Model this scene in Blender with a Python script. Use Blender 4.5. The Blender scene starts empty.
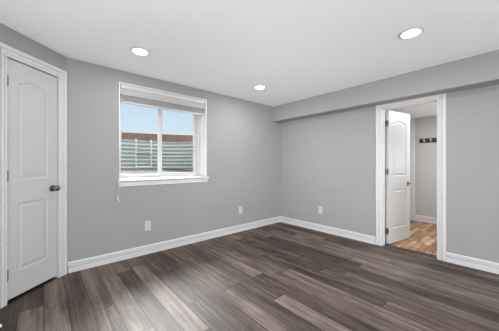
import bpy, bmesh, math, random
from mathutils import Vector, Matrix
random.seed(7)
SC = bpy.context.scene
COL = SC.collection
R = math.radians

# ---------------------------------------------------------------- camera
H = 2.428            # ceiling height
DW, DR = 3.337, 3.823   # window wall plane y, right wall plane x
cam = bpy.data.cameras.new('camera'); camo = bpy.data.objects.new('camera', cam); COL.objects.link(camo)
cam.sensor_width = 36.0; cam.lens = 36.0 * 234.08 / 499.0
cam.shift_y = -0.0015; cam.clip_start = 0.02
camo.location = (0, 0, 1.22); camo.rotation_euler = (R(90), 0, -R(41.314))
SC.camera = camo

# ---------------------------------------------------------------- colour management
vs = SC.view_settings
vs.view_transform = 'Standard'; vs.look = 'None'; vs.gamma = 1.0; vs.use_curve_mapping = False
vs.exposure = 0.31
try: SC.cycles.max_bounces = 16; SC.cycles.diffuse_bounces = 10; SC.cycles.sample_clamp_indirect = 6.0; SC.cycles.use_denoising = True
except Exception: pass

# ---------------------------------------------------------------- sky
W = bpy.data.worlds.new('sky'); SC.world = W; W.use_nodes = True
nt = W.node_tree; nt.nodes.clear()
out = nt.nodes.new('ShaderNodeOutputWorld'); bg = nt.nodes.new('ShaderNodeBackground')
tc = nt.nodes.new('ShaderNodeTexCoord'); sx = nt.nodes.new('ShaderNodeSeparateXYZ')
nt.links.new(tc.outputs['Generated'], sx.inputs[0])
cr = nt.nodes.new('ShaderNodeValToRGB')
e = cr.color_ramp.elements
e[0].position = 0.0; e[0].color = (0.80, 0.88, 0.97, 1)
e[1].position = 0.8; e[1].color = (0.30, 0.52, 0.90, 1)
k = cr.color_ramp.elements.new(0.14); k.color = (0.69, 0.83, 0.97, 1)
k = cr.color_ramp.elements.new(0.28); k.color = (0.56, 0.75, 0.96, 1)
nt.links.new(sx.outputs['Z'], cr.inputs[0])
# bright bank of unseen sky added above the window to make the floor glare
dotn = nt.nodes.new('ShaderNodeVectorMath'); dotn.operation = 'DOT_PRODUCT'
sd = Vector((0.68 * math.cos(R(46)), 0.73 * math.cos(R(46)), math.sin(R(46)))).normalized(); dotn.inputs[1].default_value = sd
nt.links.new(tc.outputs['Generated'], dotn.inputs[0])
mr = nt.nodes.new('ShaderNodeMapRange'); mr.interpolation_type = 'SMOOTHSTEP'
mr.inputs['From Min'].default_value = math.cos(R(52)); mr.inputs['From Max'].default_value = 1.0
mr.inputs['To Min'].default_value = 0.0; mr.inputs['To Max'].default_value = 48.0
nt.links.new(dotn.outputs['Value'], mr.inputs['Value'])
bg2 = nt.nodes.new('ShaderNodeBackground'); bg2.inputs['Color'].default_value = (0.97, 0.98, 1.0, 1)
adds = nt.nodes.new('ShaderNodeAddShader')
bank = nt.nodes.new('ShaderNodeMapRange'); bank.interpolation_type = 'SMOOTHSTEP'
bank.inputs['From Min'].default_value = 0.30; bank.inputs['From Max'].default_value = 0.62
nt.links.new(sx.outputs['Z'], bank.inputs['Value'])
mulb = nt.nodes.new('ShaderNodeMath'); mulb.operation = 'MULTIPLY'
nt.links.new(mr.outputs[0], mulb.inputs[0]); nt.links.new(bank.outputs[0], mulb.inputs[1])
nt.links.new(mulb.outputs[0], bg2.inputs['Strength']); nt.links.new(cr.outputs[0], bg.inputs['Color'])
bg.inputs['Strength'].default_value = 0.82
nt.links.new(bg.outputs[0], adds.inputs[0]); nt.links.new(bg2.outputs[0], adds.inputs[1])
nt.links.new(adds.outputs[0], out.inputs[0])

# ---------------------------------------------------------------- lights
def lamp(name, kind, loc, power, col=(1, 1, 1), size=0.2, rot=(0, 0, 0), **kw):
    l = bpy.data.lights.new(name, kind); l.energy = power; l.color = col
    if kind == 'AREA':
        l.shape = kw.get('shape', 'DISK'); l.size = size
        if 'size_y' in kw: l.size_y = kw['size_y']
        if 'spread' in kw: l.spread = kw['spread']
    else: l.shadow_soft_size = size
    o = bpy.data.objects.new(name, l); COL.objects.link(o); o.location = loc; o.rotation_euler = rot
    return o
# added fill lights out of view
lamp('rear_fill', 'AREA', (1.3, -3.5, 0.9), 90, (1, 1, 1), 4.0, (math.pi / 2, 0, 0), shape='RECTANGLE', size_y=1.3)  # added fill from the back, evens out walls and ceiling
lamp('side_fill', 'AREA', (-1.2, -0.9, 0.8), 84, (0.97, 0.985, 1), 2.5, (math.pi / 2, 0, -math.pi / 2), shape='RECTANGLE', size_y=1.3)  # added fill from the left, no window in this wall
lamp('room_fill', 'POINT', (-0.7, -1.5, 0.7), 6, (0.97, 0.985, 1), 0.4)  # added soft fill behind the camera, no fixture
lamp('bounce_fill', 'AREA', (-0.62, 1.25, 0.30), 12, (0.98, 0.99, 1), 0.7, (math.pi, 0, 0))  # added upward fill to brighten the ceiling by the left door
lamp('wall_fill', 'AREA', (-1.1, 0.3, 0.6), 9, (0.98, 0.99, 1), 0.6, Vector((4.8, 2.3, 0.75)).to_track_quat('-Z', 'Y').to_euler(), spread=R(56))  # added fill aimed at the dim far end of the right wall
sun = lamp('sun', 'SUN', (-4, -2, 8), 1.2, (1, 0.97, 0.92), 0.0); sun.data.angle = R(15)
sun.rotation_euler = Vector((0.55, 0.36, -0.75)).to_track_quat('-Z', 'Y').to_euler()
lamp('ceiling_lamp', 'AREA', (0.76, 0.63, H - 0.012), 12, (1, 0.99, 0.98), 0.15)
lamp('hallway_lamp', 'AREA', (5.0, 0.55, 2.215), 24, (0.98, 0.99, 1), 0.3)
lamp('hallway_lamp', 'POINT', (5.1, 0.2, 1.3), 14, (0.95, 0.98, 1), 0.25)

# ---------------------------------------------------------------- material helpers
def mat(name, color, rough=0.5, metal=0.0, spec=0.5, bump=0.0, bscale=60, var=0.0, vscale=4, emit=0.0):
    m = bpy.data.materials.new(name); m.use_nodes = True
    t = m.node_tree; b = t.nodes['Principled BSDF']
    b.inputs['Base Color'].default_value = (*color, 1); b.inputs['Roughness'].default_value = rough
    b.inputs['Metallic'].default_value = metal; b.inputs['Specular IOR Level'].default_value = spec
    if emit:
        b.inputs['Emission Color'].default_value = (*color, 1); b.inputs['Emission Strength'].default_value = emit
    c = t.nodes.new('ShaderNodeTexCoord')
    n = t.nodes.new('ShaderNodeTexNoise'); n.inputs['Scale'].default_value = vscale; n.inputs['Detail'].default_value = 4
    t.links.new(c.outputs['Object'], n.inputs['Vector'])
    mx = t.nodes.new('ShaderNodeMix'); mx.data_type = 'RGBA'
    v = max(var, 0.01)
    mx.inputs['A'].default_value = (*[x * (1 - v) for x in color], 1); mx.inputs['B'].default_value = (*[min(1, x * (1 + v)) for x in color], 1)
    t.links.new(n.outputs['Fac'], mx.inputs['Factor']); t.links.new(mx.outputs['Result'], b.inputs['Base Color'])
    if bump:
        n2 = t.nodes.new('ShaderNodeTexNoise'); n2.inputs['Scale'].default_value = bscale; n2.inputs['Detail'].default_value = 3
        t.links.new(c.outputs['Object'], n2.inputs['Vector'])
        bp = t.nodes.new('ShaderNodeBump'); bp.inputs['Strength'].default_value = bump; bp.inputs['Distance'].default_value = 0.004
        t.links.new(n2.outputs['Fac'], bp.inputs['Height']); t.links.new(bp.outputs[0], b.inputs['Normal'])
    return m

def plank_mat(name, stops, w, L, rough, along_y=True, streak=1.0, rot=0.0, knots=0.5, spec=0.5, rv=0.6):
    """planks: random stagger and random tone per plank, grain along the plank, dark seams"""
    m = bpy.data.materials.new(name); m.use_nodes = True
    t = m.node_tree; b = t.nodes['Principled BSDF']; N = t.nodes.new; LK = t.links.new
    def mth(op, a, bb=None, clamp=False):
        n = N('ShaderNodeMath'); n.operation = op; n.use_clamp = clamp
        for i, x in enumerate((a, bb)):
            if x is None: continue
            if isinstance(x, (int, float)): n.inputs[i].default_value = x
            else: LK(x, n.inputs[i])
        return n.outputs[0]
    c = N('ShaderNodeTexCoord'); mp = N('ShaderNodeMapping'); mp.inputs['Rotation'].default_value = (0, 0, rot)
    LK(c.outputs['Object'], mp.inputs['Vector'])
    s = N('ShaderNodeSeparateXYZ'); LK(mp.outputs[0], s.inputs[0])
    X, Y = (s.outputs['X'], s.outputs['Y']) if along_y else (s.outputs['Y'], s.outputs['X'])
    u = mth('DIVIDE', X, w); row = mth('FLOOR', u)
    wn = N('ShaderNodeTexWhiteNoise'); wn.noise_dimensions = '1D'; LK(row, wn.inputs['W'])
    v = mth('ADD', mth('DIVIDE', Y, L), mth('MULTIPLY', wn.outputs['Value'], 7.3)); colm = mth('FLOOR', v)
    cb = N('ShaderNodeCombineXYZ'); LK(row, cb.inputs[0]); LK(colm, cb.inputs[1])
    w2 = N('ShaderNodeTexWhiteNoise'); w2.noise_dimensions = '3D'; LK(cb.outputs[0], w2.inputs['Vector'])
    rnd = w2.outputs['Value']
    # grain coordinates: squeezed along the plank, shifted per plank
    gc = N('ShaderNodeCombineXYZ')
    LK(mth('MULTIPLY', X, 48), gc.inputs[0]); LK(mth('MULTIPLY', Y, 0.9), gc.inputs[1]); LK(mth('MULTIPLY', rnd, 37), gc.inputs[2])
    g = N('ShaderNodeTexNoise'); g.inputs['Scale'].default_value = 1.0; g.inputs['Detail'].default_value = 6; g.inputs['Roughness'].default_value = 0.62; g.inputs['Distortion'].default_value = 0.6
    LK(gc.outputs[0], g.inputs['Vector'])
    kc = N('ShaderNodeCombineXYZ')
    LK(mth('MULTIPLY', X, 13), kc.inputs[0]); LK(mth('MULTIPLY', Y, 2.2), kc.inputs[1]); LK(mth('MULTIPLY', rnd, 53), kc.inputs[2])
    kn = N('ShaderNodeTexNoise'); kn.inputs['Scale'].default_value = 1.0; kn.inputs['Detail'].default_value = 5; kn.inputs['Roughness'].default_value = 0.6
    LK(kc.outputs[0], kn.inputs['Vector'])
    tone = mth('ADD', mth('MULTIPLY', rnd, rv), mth('MULTIPLY', mth('SUBTRACT', g.outputs['Fac'], 0.5), 0.9 * streak))
    tone = mth('ADD', tone, mth('MULTIPLY', mth('SUBTRACT', kn.outputs['Fac'], 0.5), 0.9 * streak))
    tone = mth('ADD', tone, 0.5 - rv / 2, True)
    r = N('ShaderNodeValToRGB'); el = r.color_ramp.elements
    el[0].position, el[0].color = stops[0][0], (*stops[0][1], 1); el[1].position, el[1].color = stops[-1][0], (*stops[-1][1], 1)
    for p, cc in stops[1:-1]: q = el.new(p); q.color = (*cc, 1)
    LK(tone, r.inputs[0])
    # dark knots
    mk = N('ShaderNodeMapRange'); mk.inputs['From Min'].default_value = 0.62; mk.inputs['From Max'].default_value = 0.72
    mk.inputs['To Max'].default_value = knots; LK(kn.outputs['Fac'], mk.inputs['Value'])
    # seams
    fu = mth('FRACT', u); du = mth('MULTIPLY', mth('MINIMUM', fu, mth('SUBTRACT', 1.0, fu)), w)
    fv = mth('FRACT', v); dv = mth('MULTIPLY', mth('MINIMUM', fv, mth('SUBTRACT', 1.0, fv)), L)
    d = mth('MINIMUM', du, dv)
    ms = N('ShaderNodeMapRange'); ms.inputs['From Min'].default_value = 0.0012; ms.inputs['From Max'].default_value = 0.0055
    ms.inputs['To Min'].default_value = 0.8; ms.inputs['To Max'].default_value = 0.0; LK(d, ms.inputs['Value'])
    dark = mth('MAXIMUM', mk.outputs[0], ms.outputs[0])
    mx = N('ShaderNodeMix'); mx.data_type = 'RGBA'; LK(dark, mx.inputs['Factor']); LK(r.outputs[0], mx.inputs['A'])
    mx.inputs['B'].default_value = (*[x * 0.42 for x in stops[0][1]], 1)
    LK(mx.outputs['Result'], b.inputs['Base Color'])
    b.inputs['Roughness'].default_value = rough; b.inputs['Specular IOR Level'].default_value = spec
    rr = mth('ADD', mth('MULTIPLY', g.outputs['Fac'], 0.16), rough - 0.08); LK(rr, b.inputs['Roughness'])
    hgt = mth('SUBTRACT', mth('MULTIPLY', g.outputs['Fac'], 0.25), mth('MULTIPLY', ms.outputs[0], 1.0))
    bp = N('ShaderNodeBump'); bp.inputs['Strength'].default_value = 0.25; bp.inputs['Distance'].default_value = 0.002
    LK(hgt, bp.inputs['Height']); LK(bp.outputs[0], b.inputs['Normal'])
    return m

M = {}
M['wall'] = mat('grey_wall_paint', (0.305, 0.305, 0.305), 0.75, spec=0.25, bump=0.12, bscale=90, var=0.02)
M['hallwall'] = mat('greige_wall_paint', (0.42, 0.41, 0.395), 0.75, spec=0.25, bump=0.1, bscale=90, var=0.02)
M['ceiling'] = mat('white_ceiling_paint', (0.905, 0.918, 0.925), 0.85, spec=0.2, bump=0.15, bscale=70, var=0.015)
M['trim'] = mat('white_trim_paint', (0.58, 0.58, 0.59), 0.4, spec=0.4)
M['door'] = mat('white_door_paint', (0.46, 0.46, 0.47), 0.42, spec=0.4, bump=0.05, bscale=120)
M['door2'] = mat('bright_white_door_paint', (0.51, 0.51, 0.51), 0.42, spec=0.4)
M['reveal'] = mat('daylit_white_window_paint', (0.74, 0.74, 0.74), 0.4, spec=0.4)  # trim white lightened to stand for daylight on reveal and sill
M['vinyl'] = mat('white_vinyl', (0.55, 0.55, 0.56), 0.35)
M['plate'] = mat('white_plastic', (0.52, 0.52, 0.51), 0.35)
M['slot'] = mat('dark_slot', (0.05, 0.05, 0.05), 0.6)
M['nickel'] = mat('satin_nickel', (0.22, 0.22, 0.225), 0.3, metal=1.0)
M['chrome'] = mat('bright_satin_metal', (0.50, 0.50, 0.50), 0.35, metal=0.3)
M['bronze'] = mat('dark_metal', (0.10, 0.10, 0.105), 0.35, metal=0.8)
M['hinge'] = mat('hinge_metal', (0.025, 0.025, 0.027), 0.55, spec=0.3)
M['rack'] = mat('espresso_wood', (0.028, 0.022, 0.02), 0.45, var=0.2, vscale=15)
M['rubber'] = mat('white_rubber', (0.8, 0.8, 0.78), 0.5)
M['diffuser'] = mat('lit_lamp_diffuser', (1.0, 0.97, 0.92), 0.4, emit=6.0)
M['floor'] = plank_mat('grey_brown_vinyl_planks', [(0.0, (0.020, 0.0115, 0.008)), (0.3, (0.055, 0.036, 0.0275)), (0.6, (0.118, 0.086, 0.069)), (1.0, (0.225, 0.180, 0.154))], 0.155, 1.5, 0.54, spec=0.45, rv=0.56, streak=1.45, knots=0.85)
M['hallfloor'] = plank_mat('golden_oak_planks', [(0.0, (0.13, 0.065, 0.028)), (0.4, (0.30, 0.165, 0.075)), (0.7, (0.44, 0.27, 0.13)), (1.0, (0.62, 0.43, 0.25))], 0.085, 0.40, 0.4, along_y=False, streak=2.0, rv=0.7)
M['steel'] = mat('galvanised_steel', (0.29, 0.31, 0.29), 0.55, metal=0.0, var=0.10, vscale=9)
M['rail'] = mat('white_painted_steel', (0.40, 0.42, 0.40), 0.5)
M['timber'] = mat('weathered_red_timber', (0.12, 0.066, 0.054), 0.85, bump=0.5, bscale=25, var=0.5, vscale=9)
M['gravel'] = mat('gravel', (0.026, 0.024, 0.022), 0.95, bump=1.0, bscale=45, var=0.6, vscale=30)
M['soil'] = mat('dry_soil', (0.22, 0.18, 0.13), 0.95, bump=0.8, bscale=20, var=0.4, vscale=6)
M['threshold'] = mat('dark_threshold', (0.03, 0.02, 0.016), 0.45)
# blind slats let a little daylight through
m = mat('white_blind_slat', (0.66, 0.66, 0.66), 0.5); M['slat'] = m
t = m.node_tree; b = t.nodes['Principled BSDF']; tr = t.nodes.new('ShaderNodeBsdfTranslucent'); tr.inputs[0].default_value = (0.8, 0.8, 0.8, 1)
ms_ = t.nodes.new('ShaderNodeMixShader'); ms_.inputs[0].default_value = 0.5
t.links.new(b.outputs[0], ms_.inputs[1]); t.links.new(tr.outputs[0], ms_.inputs[2]); t.links.new(ms_.outputs[0], t.nodes['Material Output'].inputs[0])
# clear window glass
m = bpy.data.materials.new('window_glass'); m.use_nodes = True; M['glass'] = m
t = m.node_tree; t.nodes.remove(t.nodes['Principled BSDF'])
tr = t.nodes.new('ShaderNodeBsdfTransparent'); tr.inputs[0].default_value = (0.95, 0.97, 0.96, 1)
gl = t.nodes.new('ShaderNodeBsdfGlossy'); gl.inputs['Roughness'].default_value = 0.28
fr = t.nodes.new('ShaderNodeFresnel'); fr.inputs['IOR'].default_value = 1.2
mm = t.nodes.new('ShaderNodeMixShader')
t.links.new(fr.outputs[0], mm.inputs[0]); t.links.new(tr.outputs[0], mm.inputs[1]); t.links.new(gl.outputs[0], mm.inputs[2])
t.links.new(mm.outputs[0], t.nodes['Material Output'].inputs[0])

# ---------------------------------------------------------------- mesh helpers
def frame(o, s, n):
    """local axes: s along the wall, n out of the wall into the room, z up"""
    s = Vector((*s, 0)).normalized(); n = Vector((*n, 0)).normalized()
    return Matrix(((s.x, n.x, 0, o[0]), (s.y, n.y, 0, o[1]), (0, 0, 1, 0), (0, 0, 0, 1)))
I4 = Matrix.Identity(4)
def box(bm, a, b, mt=I4):
    (x0, y0, z0), (x1, y1, z1) = a, b
    v = [bm.verts.new(mt @ Vector((x, y, z))) for x in (x0, x1) for y in (y0, y1) for z in (z0, z1)]
    for f in ((0, 1, 3, 2), (4, 6, 7, 5), (0, 4, 5, 1), (2, 3, 7, 6), (0, 2, 6, 4), (1, 5, 7, 3)):
        bm.faces.new([v[i] for i in f])
def boxes(*ab, mt=I4):
    bm = bmesh.new()
    for a, b in ab: box(bm, a, b, mt)
    return bm
def strip(bm, rings, closed_ring=True, caps=True):
    R_ = [[bm.verts.new(p) for p in r] for r in rings]
    n = len(R_[0])
    for a, b in zip(R_, R_[1:]):
        for i in range(n if closed_ring else n - 1):
            bm.faces.new((a[i], a[(i + 1) % n], b[(i + 1) % n], b[i]))
    if caps and closed_ring:
        bm.faces.new(R_[0][::-1]); bm.faces.new(R_[-1])
def lathe(bm, prof, mt=I4, n=24):
    """prof: (radius, height) along local Z of mt"""
    rings = [[mt @ Vector((r * math.cos(2 * math.pi * i / n), r * math.sin(2 * math.pi * i / n), h)) for i in range(n)] for r, h in prof]
    strip(bm, rings)
def tube(bm, pts, r, n=10):
    pts = [Vector(p) for p in pts]; rings = []
    for i, p in enumerate(pts):
        d = (pts[min(i + 1, len(pts) - 1)] - pts[max(i - 1, 0)]).normalized()
        a = d.orthogonal().normalized() if abs(d.z) > 0.9 else d.cross(Vector((0, 0, 1))).normalized()
        if abs(d.z) > 0.9: a = (Vector((1, 0, 0)) - d * d.x).normalized()
        b_ = d.cross(a)
        rings.append([p + r * (math.cos(2 * math.pi * j / n) * a + math.sin(2 * math.pi * j / n) * b_) for j in range(n)])
    strip(bm, rings)
def obj(name, bm, m, parent=None, bevel=0.0, smooth=False, mw=None):
    bmesh.ops.recalc_face_normals(bm, faces=bm.faces)
    me = bpy.data.meshes.new(name); bm.to_mesh(me); bm.free()
    me.materials.append(m)
    o = bpy.data.objects.new(name, me); COL.objects.link(o)
    if smooth:
        for p in me.polygons: p.use_smooth = True
        try: me.set_sharp_from_angle(angle=R(40))
        except Exception: pass
    if bevel:
        bv = o.modifiers.new('bevel', 'BEVEL'); bv.width = bevel; bv.segments = 2; bv.limit_method = 'ANGLE'; bv.angle_limit = R(50)
    if mw is not None: o.matrix_world = mw
    if parent is not None: o.parent = parent
    return o
def tag(o, label, cat, group=None, kind=None):
    o['label'] = label; o['category'] = cat
    if group: o['group'] = group
    if kind: o['kind'] = kind
    return o
def struct(name, bm, m, label, cat, **kw):
    return tag(obj(name, bm, m, **kw), label, cat, kind='structure')
def empty(name, loc, rot=(0, 0, 0)):
    o = bpy.data.objects.new(name, None); COL.objects.link(o); o.location = loc; o.rotation_euler = rot; o.empty_display_size = 0.1
    return o

PX, PHI = 0.195, 47.12
FW = frame((0, DW), (1, 0), (0, -1))
FR = frame((DR, 0), (0, 1), (-1, 0))
sD = (-math.sin(R(PHI)), -math.cos(R(PHI))); nD = (math.cos(R(PHI)), -math.sin(R(PHI)))
FD = frame((PX, DW), sD, nD)
TL = 2.0                                     # length of the angled door wall
LX, LY = PX + sD[0] * TL, DW + sD[1] * TL    # where it meets the left wall
BY = -3.6                                    # back wall

# ---------------------------------------------------------------- room shell
bm = bmesh.new()
base = [(DR + 0.03, BY), (DR + 0.03, DW + 0.0), (PX, DW), (LX, LY), (LX, BY)]
strip(bm, [[Vector((x, y, -0.1)) for x, y in base], [Vector((x, y, 0)) for x, y in base]])
struct('floor', bm, M['floor'], 'grey brown wood plank floor of the empty room', 'floor')
bm = bmesh.new()
base = [(DR + 0.12, BY - .1), (DR + 0.12, DW + 0.3), (PX - .2, DW + .3), (LX - .2, LY + .1), (LX - .2, BY - .1)]
strip(bm, [[Vector((x, y, H)) for x, y in base], [Vector((x, y, H + 0.15)) for x, y in base]])
struct('ceiling', bm, M['ceiling'], 'smooth white ceiling with round recessed lights', 'ceiling')

WX0, WX1, WZ0, WZ1 = 0.734, 1.987, 1.02, 2.267     # clear window opening
ro = 0.012
bm = boxes(((PX, -0.30, -.1), (WX0 - ro, 0, H)), ((WX1 + ro, -0.30, -.1), (DR + 0.12, 0, H)),
           ((WX0 - ro, -0.30, -.1), (WX1 + ro, 0, WZ0 - 0.06)), ((WX0 - ro, -0.30, WZ1 + ro), (WX1 + ro, 0, H)), mt=FW)
struct('wall_window', bm, M['wall'], 'long grey wall holding the window', 'wall')
DY0, DY1, DZ = 0.671, 1.325, 2.06                  # doorway in the right wall
bm = boxes(((BY, -0.12, -.1), (DY0 - .018, 0, H)), ((DY1 + .018, -0.12, -.1), (DW, 0, H)), ((DY0 - .018, -0.12, DZ + .018), (DY1 + .018, 0, H)), mt=FR)
struct('wall_right', bm, M['wall'], 'grey right wall with the open doorway', 'wall')
SX, SZ = 3.588, 2.12
bm = boxes(((SX, BY, SZ), (DR, DW, H)))
struct('soffit', bm, M['wall'], 'grey boxed soffit running along the top of the right wall', 'soffit', bevel=0.004)
T0, T1, DH = 0.105, 0.602, 2.166                   # leaf opening in the angled wall
bm = boxes(((-0.02, -0.14, -.1), (T0 - .018, 0, H)), ((T1 + .018, -0.14, -.1), (TL, 0, H)), ((T0 - .018, -0.14, DH + .018), (T1 + .018, 0, H)),
           ((T0 - .10, -0.80, -.1), (T1 + .10, -0.70, H)), ((T0 - .10, -0.70, -.1), (T0 - .02, -.14, H)), ((T1 + .02, -.70, -.1), (T1 + .10, -.14, H)), ((T0 - .02, -.70, H - .1), (T1 + .02, -.14, H)), mt=FD)
struct('wall_angled', bm, M['wall'], 'grey angled wall around the closed white door', 'wall')
struct('floor_closet', boxes(((T0 - .018, -.70, -.1), (T1 + .018, -.002, -.0005)), mt=FD), M['threshold'], 'closet floor painted dark for the shade behind the closed left door', 'floor')  # dark colour stands in for shade in the gap below the door
bm = boxes(((LX - .12, BY, -.1), (LX, LY + .05, H)))
struct('wall_left', bm, M['wall'], 'grey side wall behind the camera', 'wall')
bm = boxes(((LX - .12, BY - .12, -.1), (DR + .12, BY, H)))
struct('wall_back', bm, M['wall'], 'grey wall behind the camera', 'wall')

# ---------------------------------------------------------------- mouldings
CAS = [(0.0, 0), (0.0, 0.012), (0.014, 0.014), (0.015, 0.006), (0.022, 0.006), (0.024, 0.013), (0.044, 0.016), (0.045, 0.007), (0.051, 0.007), (0.053, 0.017), (0.066, 0.020), (0.080, 0.020), (0.088, 0.016), (0.088, 0)]
def casing(fm, s0, s1, zt, w=0.088):
    bm = bmesh.new(); k = w / 0.088; rings = []
    for st in range(4):
        rings.append([fm @ Vector((s0 - o * k if st < 2 else s1 + o * k, d, 0.0 if st in (0, 3) else zt + o * k)) for o, d in CAS])
    strip(bm, rings); return bm
BB = [(0.0, 0), (0.0, 0.018), (0.060, 0.018), (0.061, 0.002), (0.071, 0.002), (0.072, 0.017), (0.088, 0.017), (0.089, 0.002), (0.099, 0.002), (0.100, 0.013), (0.115, 0.010), (0.120, 0.004), (0.120, 0)]
def baseboard(fm, s0, s1, m0=0.0, m1=0.0):
    """m: 1 mitres an inside corner"""
    bm = bmesh.new()
    strip(bm, [[fm @ Vector((s0 + m0 * d, d, z)) for z, d in BB], [fm @ Vector((s1 - m1 * d, d, z)) for z, d in BB]])
    return bm
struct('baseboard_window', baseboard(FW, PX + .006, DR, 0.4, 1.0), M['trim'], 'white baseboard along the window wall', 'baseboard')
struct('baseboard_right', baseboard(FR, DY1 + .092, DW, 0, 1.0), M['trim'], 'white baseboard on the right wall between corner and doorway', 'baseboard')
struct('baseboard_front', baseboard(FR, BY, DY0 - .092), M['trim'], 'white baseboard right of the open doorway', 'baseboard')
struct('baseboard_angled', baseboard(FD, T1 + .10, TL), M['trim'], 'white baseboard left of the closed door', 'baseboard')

def jamb(fm, s0, s1, zt, d0, d1, th=0.018):
    return boxes(((s0 - th, d0, 0), (s0, d1, zt + th)), ((s1, d0, 0), (s1 + th, d1, zt + th)), ((s0, d0, zt), (s1, d1, zt + th)), mt=fm)
tr1 = struct('trim_1', casing(FD, T0, T1, DH, 0.094), M['trim'], 'white moulded casing around the closed left door', 'door trim')
obj('jamb', jamb(FD, T0, T1, DH, -0.10, 0.0), M['trim'], tr1)
tr2 = struct('trim_2', casing(FR, DY0, DY1, DZ - .004, 0.088), M['trim'], 'white moulded casing around the open right doorway', 'door trim')
jb = obj('jamb', jamb(FR, DY0, DY1, DZ, -0.12, 0.0), M['trim'], tr2)
obj('stop_moulding', boxes(((DY0, -0.075, 0), (DY0 + .011, -.04, DZ)), ((DY1 - .011, -0.075, 0), (DY1, -.04, DZ)), ((DY0, -0.075, DZ - .011), (DY1, -.04, DZ)), mt=FR), M['trim'], jb)
struct('threshold', boxes(((DY0, -0.125, -0.02), (DY1, -0.028, 0.005)), mt=FR), M['threshold'], 'thin dark threshold strip in the open doorway', 'threshold', bevel=0.002)

# ---------------------------------------------------------------- moulded panel doors
def offset_poly(P, d):
    n = len(P); Q = []
    for i in range(n):
        a, b, c = P[i - 1], P[i], P[(i + 1) % n]
        e1 = (b - a).normalized(); e2 = (c - b).normalized()
        n1 = Vector((-e1.y, e1.x)); n2 = Vector((-e2.y, e2.x)); k = (n1 + n2)
        k = k / max(0.35, k.dot(k) / 2) if k.length > 1e-6 else n1
        Q.append(b + k * d)
    return Q
def panel_polys(w, h, marg, z0, z1, z2, z3, rise):
    lo = [Vector(p) for p in ((marg, z0), (w - marg, z0), (w - marg, z1), (marg, z1))]
    up = [Vector((marg, z2)), Vector((w - marg, z2)), Vector((w - marg, z3))]
    n = 18; a, b = w - marg - 0.012, marg + 0.012
    for i in range(n + 1):
        q = i / n; up.append(Vector((a + (b - a) * q, z3 + rise * math.sin(math.pi * q) ** 1.1)))
    up.append(Vector((marg, z3)))
    return [lo, up]
def door_leaf(w, h, th, polys):
    """x 0..w, y 0..-th (front face at y=0 looks to +y), z 0..h"""
    bm = bmesh.new()
    def face_side(y, sgn):
        outer = [Vector(p) for p in ((0, 0), (w, 0), (w, h), (0, h))]
        edges = []; rim = [bm.verts.new((p.x, y, p.y)) for p in outer]
        for i in range(4): edges.append(bm.edges.new((rim[i], rim[(i + 1) % 4])))
        for P in polys:
            rings = [(0, 0), (0.006, -0.0065), (0.016, -0.0075), (0.024, -0.006), (0.040, -0.0012), (0.044, -0.001)]
            prev = None
            for o, dd in rings:
                Q = offset_poly(P, o) if o else P
                cur = [bm.verts.new((p.x, y + sgn * dd, p.y)) for p in Q]
                if prev is None:
                    for i in range(len(cur)): edges.append(bm.edges.new((cur[i], cur[(i + 1) % len(cur)])))
                else:
                    for i in range(len(cur)): bm.faces.new((prev[i], prev[(i + 1) % len(cur)], cur[(i + 1) % len(cur)], cur[i]))
                prev = cur
            bm.faces.new(prev)
        bmesh.ops.triangle_fill(bm, use_beauty=True, use_dissolve=False, edges=edges)
        return rim
    A = face_side(0, 1); B = face_side(-th, -1)
    for i in range(4): bm.faces.new((A[i], A[(i + 1) % 4], B[(i + 1) % 4], B[i]))
    return bm
def knob_set(parent, mt, m, side=1):
    """rosette, stem and knob along +Y of mt"""
    rot = mt @ Matrix.Rotation(R(-90 * side), 4, 'X')
    bm = bmesh.new(); lathe(bm, [(0.0005, 0), (0.034, 0), (0.034, 0.005), (0.030, 0.010), (0.014, 0.012), (0.012, 0.034), (0.018, 0.038), (0.027, 0.046), (0.030, 0.056), (0.028, 0.066), (0.020, 0.072), (0.0005, 0.0735)], rot)
    return obj('door_knob', bm, m, parent, smooth=True)
# closed left door
w1 = T1 - T0 - 0.008; h1 = 2.132
mtD = FD @ Matrix.Translation((T0 + .004, -0.012, 0.026))
bm = door_leaf(w1, h1, 0.035, panel_polys(w1, h1, 0.101, 0.224, 0.844, 1.058, 1.938, 0.048))
bm.transform(mtD)
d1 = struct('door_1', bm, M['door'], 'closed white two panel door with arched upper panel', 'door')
knob_set(d1, FD @ Matrix.Translation((0.163, -0.012, 0.972)), M['nickel'])
for z in (1.955, 1.118, 0.245):
    bm = boxes(((T1 - .026, -0.013, z - .047), (T1 - .004, -0.0095, z + .047)), mt=FD)
    lathe(bm, [(0.009, z - .05), (0.009, z + .05)], FD @ Matrix.Translation((T1 - .006, -0.003, 0)), 12)
    obj('hinge', bm, M['hinge'], d1)

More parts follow.
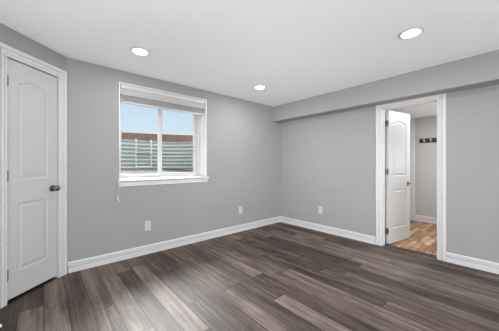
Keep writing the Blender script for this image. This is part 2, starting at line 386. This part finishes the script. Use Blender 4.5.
# open right door, hinged on the hallway side of the far jamb
w2, h2 = 0.615, 2.044
pv = Vector((DR + 0.128, DY1 - 0.012, 0.012)); ang = math.atan2(-0.122, 0.597)
ex = Vector((math.cos(ang), math.sin(ang), 0)); ny = Vector((math.sin(ang), -math.cos(ang), 0))   # ny faces the camera side
mt2 = Matrix(((ex.x, ny.x, 0, pv.x), (ex.y, ny.y, 0, pv.y), (0, 0, 1, pv.z), (0, 0, 0, 1)))
bm = door_leaf(w2, h2, 0.035, panel_polys(w2, h2, 0.115, 0.225, 0.82, 1.03, 1.85, 0.05))
bm.transform(mt2 @ Matrix.Translation((0.004, 0.035, 0)))
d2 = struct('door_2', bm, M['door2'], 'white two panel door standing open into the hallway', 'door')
def lever(parent, mt, m, tow):
    bm = bmesh.new()
    lathe(bm, [(0.0005, 0), (0.031, 0), (0.031, 0.006), (0.026, 0.010), (0.012, 0.012), (0.011, 0.045), (0.0005, 0.047)], mt @ Matrix.Rotation(R(-90), 4, 'X'))
    pts = [mt @ Vector((tow * x, 0.042 + 0.006 * math.sin(x * 25), -0.012 * (x / .1) ** 2)) for x in (-0.006, 0.02, 0.05, 0.08, 0.105)]
    tube(bm, pts, 0.009, 12)
    return obj('door_lever', bm, m, parent, smooth=True)
lever(d2, mt2 @ Matrix.Translation((w2 - 0.060, 0.035, 0.905)), M['bronze'], -1)
lever(d2, mt2 @ Matrix.Translation((w2 - 0.060, 0.0, 0.905)) @ Matrix.Diagonal((1, -1, 1, 1)), M['bronze'], -1)
for z in (1.84, 1.10, 0.19):
    bm = boxes(((-.001, 0.004, z - .045), (0.005, 0.031, z + .045)), mt=mt2)
    lathe(bm, [(0.007, z - .048), (0.007, z + .048)], mt2 @ Matrix.Translation((-0.004, 0.0, 0)), 12)
    obj('hinge', bm, M['nickel'], d2)
# hinge leaves let into the jamb are part of the same hinges' other half
for z in (1.852, 1.112, 0.202):
    obj('hinge_plate', boxes(((DY1 - .003, -0.118, z - .045), (DY1 + .0005, -0.088, z + .045)), mt=FR), M['nickel'], jb)

# ---------------------------------------------------------------- hallway beyond the doorway
HX0, HX1, HY0, HY1, HH = DR + .12, 6.10, -0.7, 2.0, 2.235
struct('floor_hallway', boxes(((DR + .03, HY0, -.1), (HX1, HY1, 0.0))), M['hallfloor'], 'golden wood floor beyond the open doorway', 'floor')
struct('ceiling_hallway', boxes(((HX0, HY0 - .1, HH), (HX1 + .1, HY1 + .1, HH + .12))), M['ceiling'], 'white ceiling of the hallway beyond the doorway', 'ceiling')
struct('wall_hallway', boxes(((HX1, HY0, -.1), (HX1 + .1, HY1, HH))), M['hallwall'], 'beige grey hallway wall carrying the coat rack', 'wall')
struct('wall_hallway_left', boxes(((HX0, HY1, -.1), (HX1 + .1, HY1 + .1, HH))), M['hallwall'], 'beige grey hallway side wall behind the open door', 'wall')
struct('wall_hallway_right', boxes(((HX0, HY0 - .1, -.1), (HX1 + .1, HY0, HH))), M['hallwall'], 'beige grey hallway side wall right of the doorway', 'wall')
FH = frame((HX1, 0), (0, 1), (-1, 0))
struct('baseboard_hallway', baseboard(FH, HY0, 1.455), M['trim'], 'white baseboard at the end of the hallway', 'baseboard')
bm = boxes(((1.455, 0, 0), (1.60, 0.018, HH)), mt=FH)
box(bm, (1.470, 0.018, 0), (1.585, 0.024, HH), FH)
struct('trim_3', bm, M['trim'], 'tall white trim board on the hallway wall beside the open door', 'door trim', bevel=0.003)

# coat rack
cr_ = empty('coat_rack', FH @ Vector((1.145, 0, 1.735)))
tag(cr_, 'dark wood coat rack with metal hooks on the hallway wall', 'coat rack')
inv = Matrix.Translation(-cr_.location)
bm = boxes(((0.92, 0.001, 1.690), (1.373, 0.020, 1.779)), mt=inv @ FH); obj('rail_board', bm, M['rack'], cr_, bevel=0.004)
for s in (1.286, 1.174, 1.062, 0.95):
    bm = bmesh.new(); q = inv @ FH
    box(bm, (s - .011, 0.020, 1.705), (s + .011, 0.024, 1.765), q)
    tube(bm, [q @ Vector((s, d, z)) for d, z in ((0.022, 1.728), (0.038, 1.716), (0.055, 1.718), (0.064, 1.735), (0.066, 1.750))], 0.006, 10)
    lathe(bm, [(0.0005, 0), (0.009, 0.002), (0.012, 0.011), (0.009, 0.020), (0.0005, 0.022)], q @ Matrix.Translation((s, 0.066, 1.746)), 14)
    tube(bm, [q @ Vector((s, d, z)) for d, z in ((0.022, 1.748), (0.040, 1.752), (0.052, 1.757))], 0.007, 10)
    obj('hook', bm, M['chrome'], cr_, smooth=True)

# ---------------------------------------------------------------- window
FY0, FY1 = 0.185, 0.265                       # frame depth behind the wall face (local n is -)
bm = boxes(((WX0, -FY1, 1.045), (WX0 + .022, -FY0, WZ1)), ((WX1 - .045, -FY1, 1.045), (WX1, -FY0, WZ1)),
           ((WX0 + .022, -FY1, 1.045), (WX1 - .045, -FY0, 1.068)), ((WX0 + .022, -FY1, WZ1 - .045), (WX1 - .045, -FY0, WZ1)), mt=FW)
win = struct('window_1', bm, M['vinyl'], 'white sliding window set deep in the grey wall', 'window', bevel=0.003)
bm = boxes(((WX0 - ro, -0.295, WZ0 - .02), (WX0, -0.0, WZ1 + ro)), ((WX1, -0.295, WZ0 - .02), (WX1 + ro, -0.0, WZ1 + ro)), ((WX0, -0.295, WZ1), (WX1, -0.0, WZ1 + ro)), mt=FW)
obj('window_reveal', bm, M['reveal'], win)
# sill board with horns and an apron below it
SILL = [(-0.30, WZ0 - .03), (-0.30, WZ0 + .025), (-0.19, WZ0 + .022), (0.030, WZ0 + .001), (0.038, WZ0 - .004), (0.040, WZ0 - .012), (0.036, WZ0 - .022), (0.030, WZ0 - .026)]
bm = bmesh.new()
strip(bm, [[FW @ Vector((x, d, z)) for d, z in SILL] for x in (WX0, WX1)])
nose = [(0.0, WZ0 - .026), (0.0, WZ0 + .004), (0.030, WZ0 + .001), (0.038, WZ0 - .004), (0.040, WZ0 - .012), (0.036, WZ0 - .022), (0.030, WZ0 - .026)]
strip(bm, [[FW @ Vector((x, d, z)) for d, z in nose] for x in (WX0 - .035, WX1 + .035)])
apr = [(0.0, WZ0 - .078), (0.0, WZ0 - .026), (0.024, WZ0 - .026), (0.022, WZ0 - .045), (0.014, WZ0 - .060), (0.012, WZ0 - .078)]
strip(bm, [[FW @ Vector((x, d, z)) for d, z in apr] for x in (WX0 - .022, WX1 + .022)])
sill = obj('window_sill', bm, M['reveal'], win)
def sash(x0, x1, n0, n1, z0, z1, st, rl, sl=None):
    sl = sl or st
    bm = boxes(((x0, n0, z0), (x0 + sl, n1, z1)), ((x1 - st, n0, z0), (x1, n1, z1)), ((x0 + sl, n0, z0), (x1 - st, n1, z0 + rl)), ((x0 + sl, n0, z1 - rl), (x1 - st, n1, z1)), mt=FW)
    s = obj('sash', bm, M['vinyl'], win, bevel=0.003)
    c = (n0 + n1) / 2
    obj('pane', boxes(((x0 + sl - .004, c - .002, z0 + rl - .004), (x1 - st + .004, c + .002, z1 - rl + .004)), mt=FW), M['glass'], s)
    return s
sash(WX0 + .012, 1.335, -0.222, -0.192, 1.056, WZ1 - .03, 0.052, 0.028, 0.036)
s2 = sash(1.300, WX1 - .045, -0.258, -0.226, 1.060, WZ1 - .03, 0.055, 0.040)
obj('latch', boxes(((1.318, -0.192, 1.60), (1.333, -0.182, 1.68)), mt=FW), M['vinyl'], win, bevel=0.002)

# raised blind inside the reveal
bl = empty('window_blind', FW @ Vector(((WX0 + WX1) / 2, -0.06, WZ1)))
tag(bl, 'white horizontal blind drawn up to the top of the window', 'blind')
inv = Matrix.Translation(-bl.location); q = inv @ FW
bx0, bx1 = WX0 + .008, WX1 - .008
obj('headrail', boxes(((bx0 + .002, -0.088, WZ1 - .054), (bx1 - .002, -0.016, WZ1 - .001)), mt=q), M['vinyl'], bl, bevel=0.003)
val = [(-0.030, WZ1 - .055), (-0.022, WZ1 - .055), (-0.020, WZ1 - .062), (-0.024, WZ1 - .072), (-0.022, WZ1 - .105), (-0.022, WZ1 - .124), (-0.012, WZ1 - .128), (-0.011, WZ1 - .138), (-0.020, WZ1 - .142), (-0.031, WZ1 - .140)]
bm = bmesh.new(); strip(bm, [[q @ Vector((x, d, z)) for d, z in val] for x in (bx0, bx1)]); obj('valance', bm, M['slat'], bl)
ns = 24
for i in range(ns):
    z = WZ1 - .214 + i * 0.0050; tl = random.uniform(-.0015, .0015)
    bm = bmesh.new()
    sl = [(-0.087, z - .001), (-0.062, z + .002 + tl), (-0.037, z - .001), (-0.037, z + .0016), (-0.062, z + .0046 + tl), (-0.087, z + .0016)]
    strip(bm, [[q @ Vector((x, d, zz)) for d, zz in sl] for x in (bx0 + .008, bx1 - .008)])
    obj('slat', bm, M['slat'], bl)
obj('bottom_rail', boxes(((bx0 + .008, -0.090, WZ1 - .236), (bx1 - .008, -0.034, WZ1 - .217)), mt=q), M['vinyl'], bl, bevel=0.004)
cx = WX0 - .012
bm = bmesh.new(); tube(bm, [q @ Vector(p) for p in ((bx0 + .03, -0.028, WZ1 - .13), (bx0 + .012, -0.012, WZ1 - .3), (bx0 + .002, 0.01, WZ1 - .7), (cx, 0.044, WZ0 + .01), (cx - .010, 0.046, WZ0 - .10), (cx - .018, 0.030, 0.80))], 0.0030, 8)
cord = obj('pull_cord', bm, M['plate'], bl, smooth=True)
bm = bmesh.new(); tube(bm, [q @ Vector(p) for p in ((bx0 + .022, -0.028, WZ1 - .13), (bx0 + .004, -0.006, WZ1 - .5), (cx - .012, 0.044, WZ0 + .01), (cx - .026, 0.046, WZ0 - .10), (cx - .030, 0.034, 0.825))], 0.0025, 8)
cord2 = obj('pull_cord', bm, M['plate'], bl, smooth=True)
for c, p in ((cord, (cx - .018, 0.030, 0.755)), (cord2, (cx - .030, 0.034, 0.785))):
    bm = bmesh.new(); lathe(bm, [(0.0005, 0), (0.012, 0.002), (0.013, 0.012), (0.008, 0.038), (0.004, 0.050), (0.0005, 0.052)], q @ Matrix.Translation(p), 14); obj('tassel', bm, M['plate'], c, smooth=True)

# ---------------------------------------------------------------- recessed ceiling lights
def ceiling_light(x, y, power, label):
    t = empty('ceiling_light', (x, y, H)); tag(t, label, 'ceiling light', 'recessed lights in the ceiling')
    bm = bmesh.new(); lathe(bm, [(0.076, 0.0), (0.076, -0.010), (0.092, -0.007), (0.098, -0.0015), (0.098, 0.0)], n=40)
    obj('trim_ring', bm, M['trim'], t, smooth=True)
    bm = bmesh.new(); lathe(bm, [(0.0005, -0.001), (0.075, -0.001), (0.075, -0.007), (0.04, -0.0095), (0.0005, -0.010)], n=40)
    obj('diffuser', bm, M['diffuser'], t, smooth=True)
    l = lamp('ceiling_lamp', 'AREA', (0, 0, -0.014), power, (1, 0.99, 0.98), 0.145); l.parent = t
ceiling_light(0.768, 2.635, 6.0, 'round recessed ceiling light nearest the closed left door, in front of the window')
ceiling_light(2.525, 0.635, 10.5, 'round recessed ceiling light nearest the open right doorway')
ceiling_light(2.522, 2.625, 9.8, 'round recessed ceiling light near the far corner and the soffit')

# ---------------------------------------------------------------- outlets
def outlet(fm, s, z, label):
    t = empty('wall_outlet', fm @ Vector((s, 0, z)), (0, 0, math.atan2(fm[1][0], fm[0][0])))
    t.matrix_world = fm @ Matrix.Translation((s, 0, z))
    tag(t, label, 'outlet', 'white outlets low on the walls')
    obj('cover_plate', boxes(((-.041, 0.0004, -.066), (.041, 0.0065, .066))), M['plate'], t, bevel=0.003)
    for zz in (-.027, .027):
        bm = bmesh.new(); P = []
        for i in range(24):
            a = 2 * math.pi * i / 24; P.append((0.0175 * math.cos(a), max(-.0145, min(.0145, 0.0185 * math.sin(a)))))
        strip(bm, [[Vector((x, 0.0066, zz + y)) for x, y in P], [Vector((x * .95, 0.0085, zz + y * .95)) for x, y in P]])
        r_ = obj('receptacle', bm, M['plate'], t)
        obj('slots', boxes(((-.0085, .0086, zz - .003), (-.0055, .0092, zz + .008)), ((.0055, .0086, zz - .002), (.0085, .0092, zz + .007)), ((-.0025, .0086, zz - .011), (.0025, .0092, zz - .006))), M['slot'], r_)
    bm = bmesh.new(); lathe(bm, [(0.0005, .0066), (0.0035, .0066), (0.003, .0082), (0.0005, .0084)], Matrix.Rotation(R(-90), 4, 'X'), 10); obj('screw', bm, M['plate'], t)
outlet(FW, 1.073, 0.383, 'white outlet on the window wall below the window')
outlet(FW, 2.713, 0.39, 'white outlet on the window wall close to the far corner')
outlet(FR, 2.372, 0.388, 'white outlet on the right wall between corner and doorway')

# ---------------------------------------------------------------- door stop on the floor by the left door
ds = empty('door_stop', (-0.247, 2.535, 0)); tag(ds, 'small white tipped door stop on the floor at the left edge', 'door stop')
bm = bmesh.new(); lathe(bm, [(0.0005, 0.0), (0.017, 0.0), (0.017, 0.003), (0.008, 0.006), (0.006, 0.012), (0.0005, 0.012)]); obj('base', bm, M['bronze'], ds, smooth=True)
bm = bmesh.new(); lathe(bm, [(0.0005, 0.012), (0.012, 0.012), (0.0135, 0.02), (0.011, 0.028), (0.0005, 0.030)]); obj('rubber_tip', bm, M['rubber'], ds, smooth=True)

# ---------------------------------------------------------------- outside: window well, edging, ground
GZ = 1.665
def well_path(n=90):
    x0, x1, y1, r = 0.30, 2.20, 4.65, 0.5; P = []
    L1 = [(x1, DW + .302), (x1, y1 - r)]
    P += [Vector(L1[0]), Vector((x1, (L1[0][1] + L1[1][1]) / 2))]
    for i in range(15): a = math.pi / 2 * i / 14; P.append(Vector((x1 - r + r * math.cos(a), y1 - r + r * math.sin(a))))
    for i in range(1, 8): P.append(Vector((x1 - r - (x1 - x0 - 2 * r) * i / 8, y1)))
    for i in range(15): a = math.pi / 2 * (1 + i / 14); P.append(Vector((x0 + r + r * math.cos(a), y1 - r + r * math.sin(a))))
    P += [Vector((x0, (L1[0][1] + L1[1][1]) / 2)), Vector((x0, DW + .302))]
    return P
WP = well_path(); nz = 96; z0 = 0.75
cent = Vector((1.25, 3.9))
bm = bmesh.new(); grid = []
for p_i, p in enumerate(WP):
    a = WP[max(p_i - 1, 0)]; b = WP[min(p_i + 1, len(WP) - 1)]; d = (b - a).normalized(); nrm = Vector((d.y, -d.x))
    if nrm.dot(p - cent) < 0: nrm = -nrm
    col = []
    for j in range(nz + 1):
        z = z0 + (GZ - z0) * j / nz; o = 0.014 * (1 - math.cos(2 * math.pi * (z - GZ) / 0.072))
        col.append(Vector((p.x + nrm.x * o, p.y + nrm.y * o, z)))
    # rolled top lip
    col += [Vector((p.x + nrm.x * .0, p.y + nrm.y * .0, GZ + .012)), Vector((p.x + nrm.x * .04, p.y + nrm.y * .04, GZ + .012))]
    grid.append([bm.verts.new(c) for c in col])
for a, b in zip(grid, grid[1:]):
    for j in range(len(a) - 1): bm.faces.new((a[j], b[j], b[j + 1], a[j + 1]))
ww = obj('window_well', bm, M['steel'], smooth=True); tag(ww, 'pale corrugated metal window well outside the window', 'window well')
sm = ww.modifiers.new('thickness', 'SOLIDIFY'); sm.thickness = 0.004; sm.offset = 0
# escape ladder hooked on the well
ld = empty('escape_ladder', (1.405, 4.60, 1.15)); tag(ld, 'white metal escape ladder against the corrugated window well', 'ladder')
for x in (-.135, .135): obj('rail', boxes(((x - .014, -0.012, 0.0), (x + .014, 0.012, GZ - 1.15 + .03))), M['rail'], ld, bevel=0.003)
for z in (0.03, 0.255):
    bm = bmesh.new(); tube(bm, [(-.135, -.012, z), (.135, -.012, z)], 0.009, 10); obj('rung', bm, M['hinge'] if z > .2 else M['rail'], ld, smooth=True)
# gravel
bm = bmesh.new(); bmesh.ops.create_grid(bm, x_segments=50, y_segments=34, size=0.5)
for v in bm.verts:
    v.co.x = 1.25 + v.co.x * 1.86; v.co.y = 4.135 + v.co.y * 0.96
    dx = abs(v.co.x - 1.25) - 0.44; dy = v.co.y - 4.14          # follow the rounded corners of the well
    if dx > 0 and dy > 0:
        rr = math.hypot(dx, dy)
        if rr > 0.475: v.co.x = 1.25 + math.copysign(0.44 + dx * 0.475 / rr, v.co.x - 1.25); v.co.y = 4.14 + dy * 0.475 / rr
    v.co.z = 1.05 + 0.012 * random.random() + 0.085 * (v.co.y - 3.66)
gv = obj('gravel_bed', bm, M['gravel']); tag(gv, 'grey gravel in the bottom of the window well', 'gravel', kind='stuff')
# timber edging
A, B = Vector((1.096, 5.0)), Vector((2.345, 4.502)); d = (B - A).normalized()
ang = math.atan2(d.y, d.x); o = A
bm = boxes(((-0.9, 0.0, GZ - .02), (1.95, 0.14, 1.847)))
tm = obj('timber_edging', bm, M['timber'], bevel=0.012); tm.location = (A.x, A.y, 0); tm.rotation_euler = (0, 0, ang)
tag(tm, 'weathered red brown timber edging above the window well', 'timber')
# ground around the well
bm = bmesh.new()
inner = [bm.verts.new((p.x + (p.x - cent.x) * .03, p.y + (.03 if p.y > 3.7 else 0), GZ)) for p in WP]
outer = [bm.verts.new(p) for p in ((12, DW + .302, GZ), (12, 16, GZ), (-10, 16, GZ), (-10, DW + .302, GZ))]
ring = inner[::-1] + outer
ring = inner + [outer[3], outer[2], outer[1], outer[0]]
bm.faces.new(ring)
bmesh.ops.triangulate(bm, faces=bm.faces[:])
struct('ground', bm, M['soil'], 'bare ground outside around the window well', 'ground')
bpy.context.view_layer.update()
